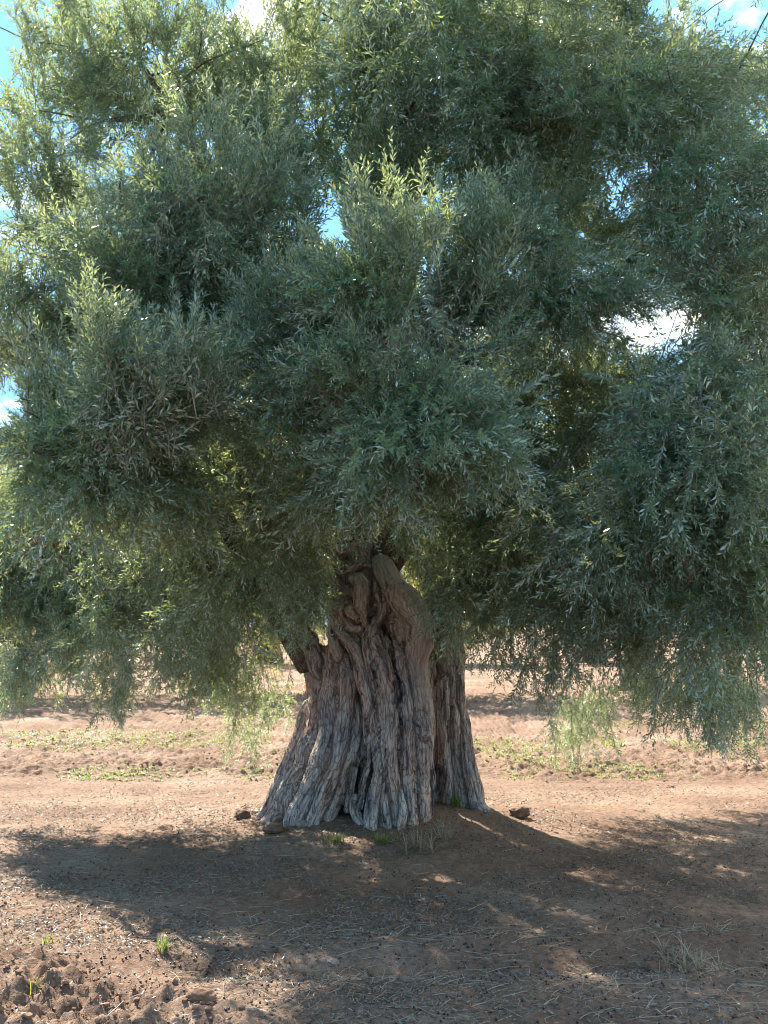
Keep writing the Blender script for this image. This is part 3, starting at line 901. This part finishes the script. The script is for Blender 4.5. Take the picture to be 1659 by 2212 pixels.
HOLES = [(650, 330, 24, 16), (1180, 230, 22, 14), (880, 330, 18, 14), (1060, 560, 20, 14), (560, 620, 22, 14), (300, 620, 18, 12), (1500, 400, 20, 14), (1240, 500, 24, 18), (780, 190, 18, 14), 
         (1580, 770, 26, 14), (1010, 700, 20, 12), (330, 1330, 20, 12), (120, 1260, 18, 14), (700, 620, 18, 16), (1300, 760, 20, 12), (1440, 712, 85, 42), (722, 490, 42, 34), (915, 690, 26, 26), (1325, 428, 50, 26), (1610, 35, 110, 48), (0, 100, 42, 90),
         (520, -10, 60, 26), (15, 445, 28, 16), (1640, 240, 40, 25), (1250, 1075, 34, 18), (1150, 1240, 30, 20), (1435, 1290, 32, 40),
         (1330, 700, 30, 20), (140, 1130, 20, 16), (280, 1240, 22, 22), (490, 1125, 34, 46), (210, 1430, 40, 24), (1080, 1400, 50, 20),
         (1255, 1020, 22, 40), (30, 500, 20, 20)]


def in_holes(x, y, grow=1.0):
    m = np.zeros(len(x), bool)
    for hx, hy, hw, hh in HOLES:
        m |= ((x - hx) / (hw * grow)) ** 2 + ((y - hy) / (hh * grow)) ** 2 < 1
    # the open window in front of the trunk
    tx = np.interp(y, [1130, 1180, 1230, 1300, 1380, 1440, 1800], [745, 700, 705, 715, 690, 660, 560])
    tx2 = np.interp(y, [1130, 1180, 1230, 1300, 1380, 1440, 1800], [780, 850, 905, 930, 950, 1010, 1080])
    m |= (y > 1130) & (x > tx) & (x < tx2)
    return m


LOW_X = [-400, 0, 120, 270, 400, 470, 520, 560, 620, 680, 760, 900, 960, 1010, 1080, 1150, 1220, 1260, 1320, 1380, 1440, 1520, 1580, 1620, 1659, 2100]
LOW_Y = [1500, 1540, 1480, 1560, 1520, 1480, 1560, 1600, 1500, 1420, 1200, 1240, 1360, 1430, 1450, 1510, 1480, 1640, 1600, 1440, 1540, 1640, 1640, 1560, 1500, 1480]
sprays = []
DIRS = {'up': (0.55, 0.95), 'down': (0.65, -0.62), 'mix': (0.9, 0.15), 'shoot': (0.22, 1.2)}
limb_targets = []
for c in C:
    if c[0] == 'w':
        ctr, rad, n = np.array(c[1]), np.array(c[2]), int(c[3] * 1.0)
        st = None
    else:
        x, y, d, hw, hh, hd, st, n = c
        ctr = P(x, y, d)
        rad = np.array([hw * d / FPX, hd, hh * d / FPX])
        n = int(n * (1.05 if d > 6.9 and y < 650 else 1.0))
    limb_targets.append((ctr, rad))
    tint0 = rng.uniform(-.12, .12)
    u = rng.normal(size=(n, 3)); u /= np.linalg.norm(u, axis=1)[:, None]
    rr = rng.uniform(.25, 1.0, n) ** 0.6
    pos = ctr + u * rr[:, None] * rad
    pos = pos + .22 * np.column_stack([vnoise(pos * 1.9 + 5, s) for s in (41, 42, 43)])
    lobe = vnoise(pos * 2.6, 55)
    for k in range(n):
        if lobe[k] < -.38 and rr[k] > .6:
            continue
        s_ = st or ('up' if u[k, 2] > .25 else ('down' if u[k, 2] < -.1 else 'mix'))
        if s_ == 'mix' and u[k, 2] > .5:
            s_ = 'up'
        if s_ == 'up' and u[k, 2] < -.35:
            s_ = 'mix'
        if s_ == 'up' and u[k, 2] > .1 and rng.random() < .3:
            s_ = 'shoot'
            pos[k] = pos[k] + np.array([0, 0, .10])
        ho, vu = DIRS[s_]
        lean = .55 if (st == 'down' and ctr[0] > .25 and ctr[2] > 3.0) else 0
        ax = np.array([lean, 0, lean * .4]) + u[k] * np.array([ho, ho, .3]) + np.array([0, 0, vu]) + rng.normal(size=3) * .28
        ax /= np.linalg.norm(ax)
        sc = rng.uniform(.62, 1.12)
        ln = .55 * sc
        base = pos[k] - ax * ln * .5
        probe = np.array([base, pos[k], base + ax * ln * .95])
        px, py = proj(probe)
        if in_holes(px, py).any():
            continue
        lowlim = np.interp(px[2], LOW_X, LOW_Y)
        if py[2] > lowlim + 5 and -100 < px[2] < 1760:
            continue
        sprays.append((base, ax, s_, sc, tint0 + rng.normal() * .06))
# loose fill joining the clumps into one mass
for k in range(1400):
    x, y, d = rng.uniform(-80, 1740), rng.uniform(60, 1380), rng.uniform(6.6, 8.3)
    b = P(x, y, d)
    s_ = 'down' if y > 850 or x > 1000 else ('mix' if rng.random() < .5 else 'up')
    lean = .55 if x > 950 and y < 800 else 0
    ax = np.array([lean + rng.normal() * .4, -.5 + rng.normal() * .3, {'down': -.9, 'mix': .1, 'up': .9}[s_]])
    e = b + ax / np.linalg.norm(ax) * .5
    px, py = proj(np.array([b, (b + e) / 2, e]))
    if in_holes(px, py).any() or py[2] > np.interp(px[2], LOW_X, LOW_Y) - 40:
        continue
    sprays.append((b, ax, s_, rng.uniform(.65, 1.05), rng.normal() * .12))
# bare twiggy bunches between the leaves
for bx_, by_, bd_, bn_ in [(1590, 930, 4.75, 9), (780, 900, 5.2, 9), (560, 1080, 6.2, 8), (1050, 420, 6.0, 8), (420, 420, 5.4, 5), (860, 240, 6.6, 8), (1480, 520, 5.6, 5),
                           (60, 1090, 6.9, 8), (640, 780, 5.5, 6), (1240, 1200, 6.1, 5), (330, 1290, 8.1, 6), (250, 760, 4.9, 4), (960, 640, 4.95, 4)]:
    for k in range(bn_):
        b = P(bx_ + rng.normal() * 30, by_ + rng.normal() * 30, bd_)
        sprays.append((b, np.array([rng.normal() * .5, -.25, rng.uniform(-1, .5)]), 'bare', rng.uniform(.6, .95), .3))
# long pendant sprays hanging below the skirt of the crown
for (x, y0, y1, d, n) in [(540, 1440, 1660, 9.0, 16), (500, 1400, 1540, 8.8, 16), (585, 1420, 1580, 9.0, 10), (270, 1380, 1580, 8.4, 18), (60, 1360, 1550, 8.7, 26), (140, 1340, 1500, 8.7, 20), (0, 1340, 1560, 8.8, 20),
                          (1250, 1470, 1660, 9.0, 24), (1300, 1440, 1600, 9.1, 18), (1380, 1420, 1540, 9.0, 14), (1440, 1400, 1560, 7.6, 18), (1560, 1400, 1650, 6.9, 24),
                          (1160, 1360, 1520, 7.0, 13), (1500, 1420, 1600, 6.8, 22), (1610, 1400, 1600, 7.4, 16), (1060, 1300, 1450, 7.4, 14), (400, 1380, 1500, 7.8, 14),
                          (230, 1380, 1540, 8.6, 16), (1230, 1350, 1470, 6.8, 16), (985, 1300, 1400, 7.8, 10), (340, 1340, 1460, 8.2, 12), (650, 1280, 1390, 7.6, 12),
                          (640, 1180, 1330, 7.4, 14), (690, 1230, 1385, 8.95, 16), (725, 1160, 1320, 9.0, 16), (660, 1280, 1400, 8.9, 12), (680, 1120, 1250, 7.4, 10), (960, 1130, 1290, 7.2, 16), (900, 1080, 1180, 7.0, 12), (450, 1380, 1520, 8.6, 12)]:
    for k in range(n):
        yy = y0 + (y1 - y0 - 150 * 7 / d) * rng.random()
        base = P(x + rng.normal() * 36, min(yy, y1 - 60), d + rng.normal() * .25)
        ax = np.array([rng.normal() * .22, rng.normal() * .2, -1.0])
        sprays.append((base, ax, 'down', rng.uniform(.55, .8), rng.normal() * .08 + (.35 if d > 8.9 else .05)))  # farthest sprays yellower: sun shining through is put into their tint
def off_left(p):
    # the crown stops short here: the soil at the lower left lies in full sun
    return p[0] < -1.9 + (6.77 - p[1]) * .62 and p[1] - .84 * p[2] > 4.0 and p[1] < 8.5


sprays = [q for q in sprays if not off_left(q[0] + q[1] * .25)]
print('sprays', len(sprays), 'faces', sum(len(PROTO[s[2]][0][1]) for s in sprays))
crown = link('crown', build_crown('crown', sprays, [M_LEAF, M_TWIG]))
under(crown, tree)

# little bunches with their own look
dead = [(P(1485 + rng.normal() * 5, 1170 + 16 * k, 5.2), np.array([rng.normal() * .2, .1, -1]), 'down', .16, 0.0) for k in range(4)]
dm = build_crown('dead_leaves', dead, [M_DEAD, M_TWIG])
under(link('dead_leaf_bunch', dm, label='small bunch of dead rust coloured leaves hanging in the crown'), tree)

# ------------------------------------------------------------------ limbs inside the crown
LIMBS = [
    [(P(600, 1180, 8.5), .13), (P(560, 1040, 8.3), .11), (P(460, 900, 7.9), .09), (P(380, 700, 7.3), .065), (P(330, 500, 6.8), .04)],
    [(P(690, 1260, 8.6), .15), (P(640, 1060, 8.5), .13), (P(600, 800, 8.1), .10), (P(520, 520, 7.6), .07), (P(400, 300, 7.2), .045), (P(300, 120, 7.2), .02)],
    [(P(760, 1280, 8.6), .17), (P(760, 1050, 8.4), .14), (P(800, 800, 7.9), .11), (P(850, 560, 7.4), .08), (P(900, 250, 7.2), .05), (P(870, 50, 7.2), .025)],
    [(P(820, 1240, 8.5), .15), (P(890, 1080, 8.0), .12), (P(960, 900, 7.4), .09), (P(940, 760, 6.6), .06), (P(880, 680, 5.9), .035)],
    [(P(940, 1360, 8.8), .12), (P(990, 1180, 8.7), .11), (P(1100, 900, 8.2), .10), (P(1180, 620, 7.6), .075), (P(1260, 350, 7.2), .05), (P(1330, 100, 7.1), .02)],
    [(P(950, 1300, 8.7), .11), (P(1100, 1150, 8.2), .09), (P(1235, 1085, 7.7), .07), (P(1258, 1030, 7.6), .055), (P(1250, 960, 7.5), .07), (P(1340, 935, 7.2), .055), (P(1500, 860, 6.7), .04), (P(1640, 700, 6.3), .02)],
    [(P(1235, 965, 7.5), .06), (P(1210, 900, 7.5), .05), (P(1300, 650, 7.3), .04), (P(1450, 480, 6.9), .025)],
    [(P(1000, 1330, 8.6), .09), (P(1200, 1270, 8.0), .07), (P(1420, 1290, 7.3), .055), (P(1560, 1320, 7.0), .06), (P(1680, 1300, 6.8), .06)],
    [(P(665, 1440, 8.5), .10), (P(600, 1330, 8.2), .085), (P(535, 1200, 7.9), .08), (P(480, 1110, 7.6), .075), (P(430, 1000, 7.3), .06), (P(380, 880, 6.9), .04)],
    [(P(560, 1260, 8.1), .05), (P(460, 1230, 7.9), .045), (P(370, 1215, 7.7), .035), (P(350, 1300, 7.6), .02)],
    [(P(480, 1020, 7.9), .06), (P(330, 1060, 7.5), .045), (P(180, 1060, 7.3), .04), (P(160, 1140, 7.25), .035), (P(110, 1150, 7.25), .025), (P(90, 1240, 7.2), .015)],
]
limb_pts = []
limb_paths = []
for L_ in LIMBS:
    pts = np.array([[*p, r] for p, r in L_])
    path = catmull(pts, 0.08)
    path[:, :3] += 0.03 * np.column_stack([vnoise(path[:, :3] * 3 + 4, s) for s in (1, 2, 3)])
    path[:, 3] *= 1 + 0.2 * vnoise(path[:, :3] * 6, 8)
    limb_paths.append([path])
    limb_pts.append(path)
for ctr, rad in limb_targets:
    dmin, bi, bj = 9e9, 0, 0
    for i, pth in enumerate(limb_pts):
        dd = np.linalg.norm(pth[:, :3] - ctr, axis=1) + (pth[:, 2] > ctr[2] + .5) * .8
        j = dd.argmin()
        if dd[j] < dmin:
            dmin, bi, bj = dd[j], i, j
    a = limb_pts[bi][bj]
    for q in range(3):
        e = ctr + rng.normal(size=3) * rad * .45
        r0 = min(a[3] * .6, .035)
        mid = (a[:3] + e) / 2 + np.array([0, 0, -.08]) + rng.normal(size=3) * .1
        if e[2] < 1.75 or in_holes(*proj(np.array([mid, e]))).any():
            continue
        path = catmull(np.array([[*a[:3], r0 * .8], [*mid, r0 * .4], [*e, .003]]), .08)
        path[:, :3] += 0.035 * np.column_stack([vnoise(path[:, :3] * 4 + 9, s) for s in (1, 2, 3)])
        limb_paths[bi].append(path)
for paths in limb_paths:
    v, t = merge([tube(p, 9) for p in paths])
    v = v + 0.006 * vnoise(v * 22, 4)[:, None]
    under(link('branch', mesh_from('branch', v, t, True, [M_BRANCH])), tree)

# ------------------------------------------------------------------ olive trees behind
def far_crown(seed, n=520):
    g = np.random.default_rng(seed)
    sp = []
    lob = [(g.uniform(-1.7, 1.7), g.uniform(-1.5, 1.5), g.uniform(1.9, 4.2), g.uniform(.8, 1.3)) for _ in range(13)]
    for k in range(n):
        x, y, z, r = lob[k % len(lob)]
        u = g.normal(size=3); u /= np.linalg.norm(u)
        p = np.array([x, y, z]) + u * r * g.uniform(.5, 1) * np.array([1, 1, .8])
        s_ = 'up' if u[2] > 0 else 'down'
        ax = u + np.array([0, 0, .6 if u[2] > 0 else -.8]) + g.normal(size=3) * .2
        if p[2] - .4 < .5:
            continue
        sp.append((p, ax, s_, g.uniform(1.2, 1.8), g.normal() * .15))
    return build_crown('far_crown', sp, [M_LEAF_FAR_LIT, M_TWIG])


def far_trunk(seed):
    g = np.random.default_rng(seed)
    parts = []
    for k in range(5):
        a = k * 1.26 + g.uniform(-.3, .3)
        pts = np.array([[.35 * math.cos(a), .35 * math.sin(a), -.1, .2], [.2 * math.cos(a), .2 * math.sin(a), .7, .17],
                        [.35 * math.cos(a), .35 * math.sin(a), 1.5, .13], [1.1 * math.cos(a), 1.1 * math.sin(a), 2.6, .07], [1.6 * math.cos(a), 1.6 * math.sin(a), 3.6, .03]])
        parts.append(tube(catmull(pts, .2), 9))
    v, t = merge(parts)
    v = v + .03 * vnoise(v * 5, 3)[:, None]
    return mesh_from('far_trunk', v, t, True, [M_BRANCH])


FC = [far_crown(21), far_crown(22), far_crown(23)]
FT = [far_trunk(31), far_trunk(32)]
FAR = [(-8.4, 23.5, 1.05, 'nearest far olive tree glimpsed through the leaves at the left edge of the crown'),
       (-3.9, 23.5, .95, 'far olive tree seen low between the hanging left foliage and the old trunk'),
       (0.9, 22.8, 1.05, 'far olive tree hidden behind the old trunk, its shade on bare earth to the right'),
       (6.2, 25.5, 1.0, 'far olive tree glimpsed through the leaves midway between old trunk and right edge'),
       (10.8, 28.5, 1.0, 'far olive tree glimpsed through hanging leaves near the right edge of the picture'),
       (-12.0, 40, 1.15, 'distant olive tree of the second row, farthest to the left'),
       (-4.6, 42, 1.2, 'distant olive tree of the second row, behind the drooping left foliage'),
       (2.2, 41, 1.1, 'distant olive tree of the second row, right behind the old trunk'),
       (8.6, 43, 1.2, 'distant olive tree of the second row, seen through gaps right of the old trunk'),
       (15.5, 41, 1.15, 'distant olive tree of the second row, farthest to the right')]
for k, (x, y, s, lab) in enumerate(FAR):
    r = link('olive_tree', None, None, lab, 'tree', 'olive trees standing behind the old one', loc=(x, y, 0.02))
    r.rotation_euler.z = k * 1.9
    r.scale = (s, s, s)
    link('trunk', FT[k % 2], r)
    link('crown', FC[k % 3], r)

# far-off wood closing the horizon
g = np.random.default_rng(5)
sp = []
for k in range(900):
    x = g.uniform(-80, 80)
    y = g.uniform(88, 100)
    z = 2.2 + 1.8 * abs(math.sin(x * .21)) + g.uniform(-2, 1.6)
    sp.append((np.array([x, y, max(z, .3)]), np.array([g.normal(), g.normal(), 1.0]), 'up', g.uniform(4, 6), g.normal() * .15))
link('distant_grove', build_crown('distant_grove', sp, [M_LEAF_FAR_LIT, M_TWIG]), None, 'far-off band of olive grove closing the horizon', 'grove', kind='stuff')

# ------------------------------------------------------------------ things lying on the ground
def ground_pts(n, w=1.0, ymin=3.0, ymax=13.0, bias=1.0, prob=None):
    """points roughly even in the picture"""
    out_ = []
    tot = 0
    while tot < n:
        y = 1 / rng.uniform(1 / ymax, 1 / ymin, n * 2)
        x = rng.uniform(-1, 1, n * 2) * (y * .40 + .3)
        k = np.ones(len(x), bool) if prob is None else rng.random(len(x)) < prob(x, y)
        out_.append(np.column_stack([x[k], y[k]]))
        tot += k.sum()
    p = np.vstack(out_)[:n]
    r = np.hypot(p[:, 0] - TX, p[:, 1] - TY)
    return p[r > .55]


def lay_leaves(name, n, prob, lr, wr, mat_, ymax=13, tilt=.35, **kw):
    p = ground_pts(n, ymax=ymax, prob=prob)
    z = height(p[:, 0], p[:, 1]) + .004
    m = len(p)
    a = rng.uniform(0, 6.28, m)
    ti = rng.normal(size=m) * tilt
    ax = np.column_stack([np.cos(a) * np.cos(ti), np.sin(a) * np.cos(ti), np.sin(ti)])
    nr = np.column_stack([rng.normal(size=m) * tilt, rng.normal(size=m) * tilt, np.where(rng.random(m) < .5, 1, -1)])
    nr -= ax * (nr * ax).sum(1)[:, None]
    nr /= np.linalg.norm(nr, axis=1)[:, None]
    ln = rng.uniform(*lr, m)
    base = np.column_stack([p, z + np.abs(np.sin(ti)) * ln * .4])
    v, t = leaf_set(base, ax, nr, ln, ln * rng.uniform(*wr, m), rng.uniform(-.6, .6, m))
    return link(name, mesh_from(name, v, t, False, [mat_], attrs={'rnd': ('FLOAT', np.repeat(rng.random(m), 4))}), **kw)


def p_litter(x, y):
    r = np.hypot(x * .9, y - 7.6)
    nz_ = .5 + .8 * vnoise(np.column_stack([x * 1.6, y * 2.6, 0 * x]), 51) + .5 * vnoise(np.column_stack([x * 5, y * 7, 0 * x]), 52)
    return np.clip(np.exp(-(r / 4.2) ** 3) * nz_, .03, 1) * (1 - .65 * tilled(x, y)) * (.55 + .45 * sstep(4.6, 6.2, y))


lay_leaves('fallen_leaves', 42000, p_litter, (.013, .036), (.17, .28), M_LITTER, label='pale dry olive leaves littering the earth under the tree', cat='leaf litter', kind='stuff')


def blobs(name, pts, size, mat_, squash=.7, rough=.25, seg=1, sink=.2, **kw):
    import bmesh
    bm = bmesh.new()
    bmesh.ops.create_icosphere(bm, subdivisions=seg, radius=1)
    bv = np.array([v.co[:] for v in bm.verts])
    bt = np.array([[v.index for v in f.verts] for f in bm.faces])
    bm.free()
    V, Tt = [], []
    for k, (x, y, z) in enumerate(pts):
        s = size[k]
        v = bv * (1 + rough * rng.normal(size=(len(bv), 1)))
        a = rng.uniform(0, 6.28)
        c, s2 = math.cos(a), math.sin(a)
        v = v * np.array([1, rng.uniform(.65, 1), squash])
        v = np.column_stack([v[:, 0] * c - v[:, 1] * s2, v[:, 0] * s2 + v[:, 1] * c, v[:, 2]]) * s
        V.append(v + np.array([x, y, z + s * squash * (1 - 2 * sink)]))
        Tt.append(bt + k * len(bv))
    return link(name, mesh_from(name, np.vstack(V), np.vstack(Tt), seg > 1 or name == 'fallen_olives', [mat_]), **kw)


def with_z(p):
    return np.column_stack([p, height(p[:, 0], p[:, 1])])


p = ground_pts(7500, ymax=16, prob=lambda x, y: .02 + tilled(x, y))
blobs('soil_clods', with_z(p), np.minimum(np.exp(rng.normal(size=len(p)) * .6) * .0075, .018), M_CLOD, .7, .22, 1, .25, label='dry crumbled clods of red soil on the tilled earth', cat='soil clods', kind='stuff')
p = ground_pts(1500, ymax=10, prob=lambda x, y: np.exp(-(np.hypot(x, y - 6.9) / 2.6) ** 4) * np.clip(.5 + vnoise(np.column_stack([x * 2, y * 2, 0 * x]), 8), 0.05, 1))
blobs('fallen_olives', with_z(p), rng.uniform(.005, .0075, len(p)), M_OLIVE, .9, .02, 1, .1, label='small black fallen olives scattered over the shaded earth', cat='olives', kind='stuff')
p = ground_pts(480, ymax=10, prob=None)
blobs('pebbles', with_z(p), np.exp(rng.normal(size=len(p)) * .4) * .0065, M_STONE, .6, .14, 2, .3, label='small pale pebbles strewn over the earth', cat='pebbles', kind='stuff')

# straw: thin bent stalks
def stalks(pts, lr, mat_, name, up=.15, wid=.0035, seg=3, **kw):
    V, Tt, off = [], [], 0
    for x, y in pts:
        z = float(height(np.array([x]), np.array([y]), False)[0]) + .008
        a = rng.uniform(0, 6.28)
        ln = rng.uniform(*lr)
        d = np.array([math.cos(a), math.sin(a), abs(rng.normal() * up)])
        side = np.array([-math.sin(a), math.cos(a), 0])
        q = np.linspace(0, 1, seg + 1)[:, None]
        path = np.array([x, y, z]) + d * q * ln + side * (rng.normal() * .25 * ln) * q ** 2 + np.array([0, 0, -d[2] * ln * .5]) * q ** 2
        v, t = thin_tube(path, wid * .5, wid * .25)
        V.append(v); Tt.append(t + off); off += len(v)
    v = np.vstack(V)
    return link(name, mesh_from(name, v, np.vstack(Tt), False, [mat_], attrs={'rnd': ('FLOAT', np.repeat(rng.random(len(V)), len(V[0])))}), **kw)


p = ground_pts(1700, ymax=9.5, prob=lambda x, y: np.clip(.25 + 1.1 * np.exp(-((y - 5.2) / .6) ** 2) * sstep(-1.2, -.4, x) + .8 * np.exp(-(np.hypot(x - 1.3, y - 4.9) / .5) ** 2), 0, 1) * (1 - .6 * tilled(x, y)))
stalks(p, (.05, .16), M_STRAW, 'straw', label='dry straw and thin stalks lying on the shaded earth', cat='straw', kind='stuff')


def tuft(bases, n, hgt_, mat_, width=.004, spread=.5, seed=0):
    g = np.random.default_rng(seed)
    V, Tt, off, RN = [], [], 0, []
    for k in range(n):
        b = bases[g.integers(len(bases))]
        a = g.uniform(0, 6.28)
        l = hgt_ * g.uniform(.5, 1.1)
        lean = abs(g.normal()) * spread
        d = np.array([math.cos(a), math.sin(a), 0])
        q = np.linspace(0, 1, 4)[:, None]
        c = b + d * q ** 1.6 * lean * l + np.array([0, 0, 1]) * q * l * (1 - .35 * lean * q)
        sd_ = np.array([-math.sin(a), math.cos(a), 0]) * width * g.uniform(.6, 1.3)
        w = (1 - q ** 2)
        v = np.vstack([c - sd_ * w, c + sd_ * w])
        t = []
        for i in range(3):
            t += [(i, i + 4, i + 5), (i, i + 5, i + 1)]
        V.append(v); Tt.append(np.array(t) + off); off += 8; RN += [g.random()] * 8
    return np.vstack(V), np.vstack(Tt), np.array(RN)


def add_tuft(name, x, y, n, h, rad, mat_, label, cat, seed, width=.004, spread=.5, group=None):
    gp = P(x, y, 1)
    # walk the sight line down to the ground
    d = 3.0
    while d < 40 and P(x, y, d)[2] > height(np.array([P(x, y, d)[0]]), np.array([d]), False)[0]:
        d += .02
    c = P(x, y, d)
    g = np.random.default_rng(seed)
    b = np.column_stack([g.normal(size=12) * rad * .6, g.normal(size=12) * rad * .6, np.zeros(12)])
    b[:, 2] = height(b[:, 0] + c[0], b[:, 1] + c[1]) - c[2] - .005
    v, t, rn = tuft(b, n, h, mat_, width, spread, seed)
    return link(name, mesh_from(name, v, t, False, [mat_], attrs={'rnd': ('FLOAT', rn)}), None, label, cat, group, loc=c)


add_tuft('grass_tuft', 352, 2060, 60, .09, .03, M_WEED, 'bright green grass tuft at the edge of the shade in the lower left', 'grass tuft', 1, .003)
add_tuft('grass_tuft', 725, 1822, 70, .10, .05, M_WEED, 'green weed tuft below the middle of the old trunk, on the mound', 'weed', 2, .005)
add_tuft('grass_tuft', 832, 1822, 70, .09, .05, M_WEED, 'green weed tuft on the mound in front of the old trunk, right of its twin', 'weed', 3, .005)
add_tuft('dry_weed', 905, 1835, 130, .20, .09, M_STRAW, 'bushy dry yellowish weed with thin stalks at the front foot of the trunk', 'dry weed', 4, .0022, 1.1)
add_tuft('dry_weed', 960, 1812, 60, .26, .05, M_STRAW, 'taller dry stalks leaning beside the dark gap at the trunk foot', 'dry weed', 5, .002, .8)
add_tuft('grass_tuft', 985, 1745, 60, .12, .018, M_WEED, 'green weed growing in the dark hollow between trunk and right stem', 'weed', 6, .006)
add_tuft('dry_weed', 1480, 2085, 170, .14, .16, M_STRAW, 'heap of pale dry grass in the lower right of the shade', 'dry grass', 7, .0025, 1.4)
add_tuft('grass_tuft', 85, 2150, 30, .07, .04, M_WEED, 'small faint grass tuft in the sunlit soil at the bottom left corner', 'grass tuft', 8, .003)
add_tuft('grass_tuft', 100, 2045, 24, .07, .05, M_WEED, 'sparse grass tuft on sunlit clods near the left edge', 'grass tuft', 9, .003)
add_tuft('grass_tuft', 1330, 1612, 90, .12, .22, M_WEED, 'low bright green weed patch behind the hanging foliage on the right', 'weed', 10, .010, 1.0)

# low weeds over the tilled band behind
gp = ground_pts(5200, ymin=10.9, ymax=17.5, prob=lambda x, y: np.clip(vnoise(np.column_stack([x * .7, y * .8, 0 * x]), 64) * 2.2 - .2 + .5 * vnoise(np.column_stack([x * 3, y * 3, 0 * x]), 65), 0, 1))
zz = height(gp[:, 0], gp[:, 1])
V, Tt, RN, off = [], [], [], 0
for k in range(len(gp)):
    v, t, rn = tuft(np.array([[gp[k, 0], gp[k, 1], zz[k]]]), 6, .038, M_WEED, .005, 1.6, k)
    V.append(v); Tt.append(t + off); RN.append(rn); off += len(v)
link('weeds', mesh_from('weeds', np.vstack(V), np.vstack(Tt), False, [M_WEED], attrs={'rnd': ('FLOAT', np.concatenate(RN))}), None,
     'thin yellowish green weeds sprouting over the tilled soil behind', 'weeds', kind='stuff')

# single stones and clods
import bmesh


def stone(name, x, y, s, label, m_, seed, cat='stone'):
    d = 3.0
    while d < 40 and P(x, y, d)[2] > height(np.array([P(x, y, d)[0]]), np.array([d]), False)[0]:
        d += .02
    c = P(x, y, d)
    bm = bmesh.new()
    bmesh.ops.create_icosphere(bm, subdivisions=4, radius=1)
    bv = np.array([v.co[:] for v in bm.verts])
    bt = np.array([[v.index for v in f.verts] for f in bm.faces])
    bm.free()
    v = bv * (1 + .28 * fbm(bv * 1.5 + seed * 7, 4, seed)[:, None] + .10 * fbm(bv * 6 + seed, 3, seed + 3)[:, None]) * np.array([1.15, .9, .72]) * s
    return link(name, mesh_from(name, v, bt, True, [m_]), None, label, cat, loc=(c[0], c[1], c[2] + s * .35))


stone('stone', 524, 1768, .055, 'dark brown stone left of the trunk where the mound meets sunlit earth', M_CLOD, 1)
stone('stone', 655, 1786, .045, 'pale tan stone at the front foot of the left buttress', M_STONE, 2)
stone('stone', 590, 1797, .06, 'flat brown stone half buried under the left end of the trunk foot', M_CLOD, 3)
stone('stone', 1120, 1764, .07, 'dark rounded clod right of the trunk at the edge of the sun', M_CLOD, 4)
stone('stone', 1148, 1792, .014, 'tiny pale stone right of the trunk in the shade', M_STONE, 5)
stone('soil_clod', 430, 2165, .05, 'large reddish clod of earth low in the left foreground', M_CLOD, 6, 'clod')
stone('soil_clod', 372, 2150, .035, 'smaller clod just left of the largest one in the left foreground', M_CLOD, 7, 'clod')
stone('stone', 720, 2085, .028, 'tan pebble on the shaded earth below the middle of the picture', M_STONE, 8)
stone('soil_clod', 1420, 2105, .05, 'reddish clod beside the heap of pale dry grass', M_CLOD, 9, 'clod')
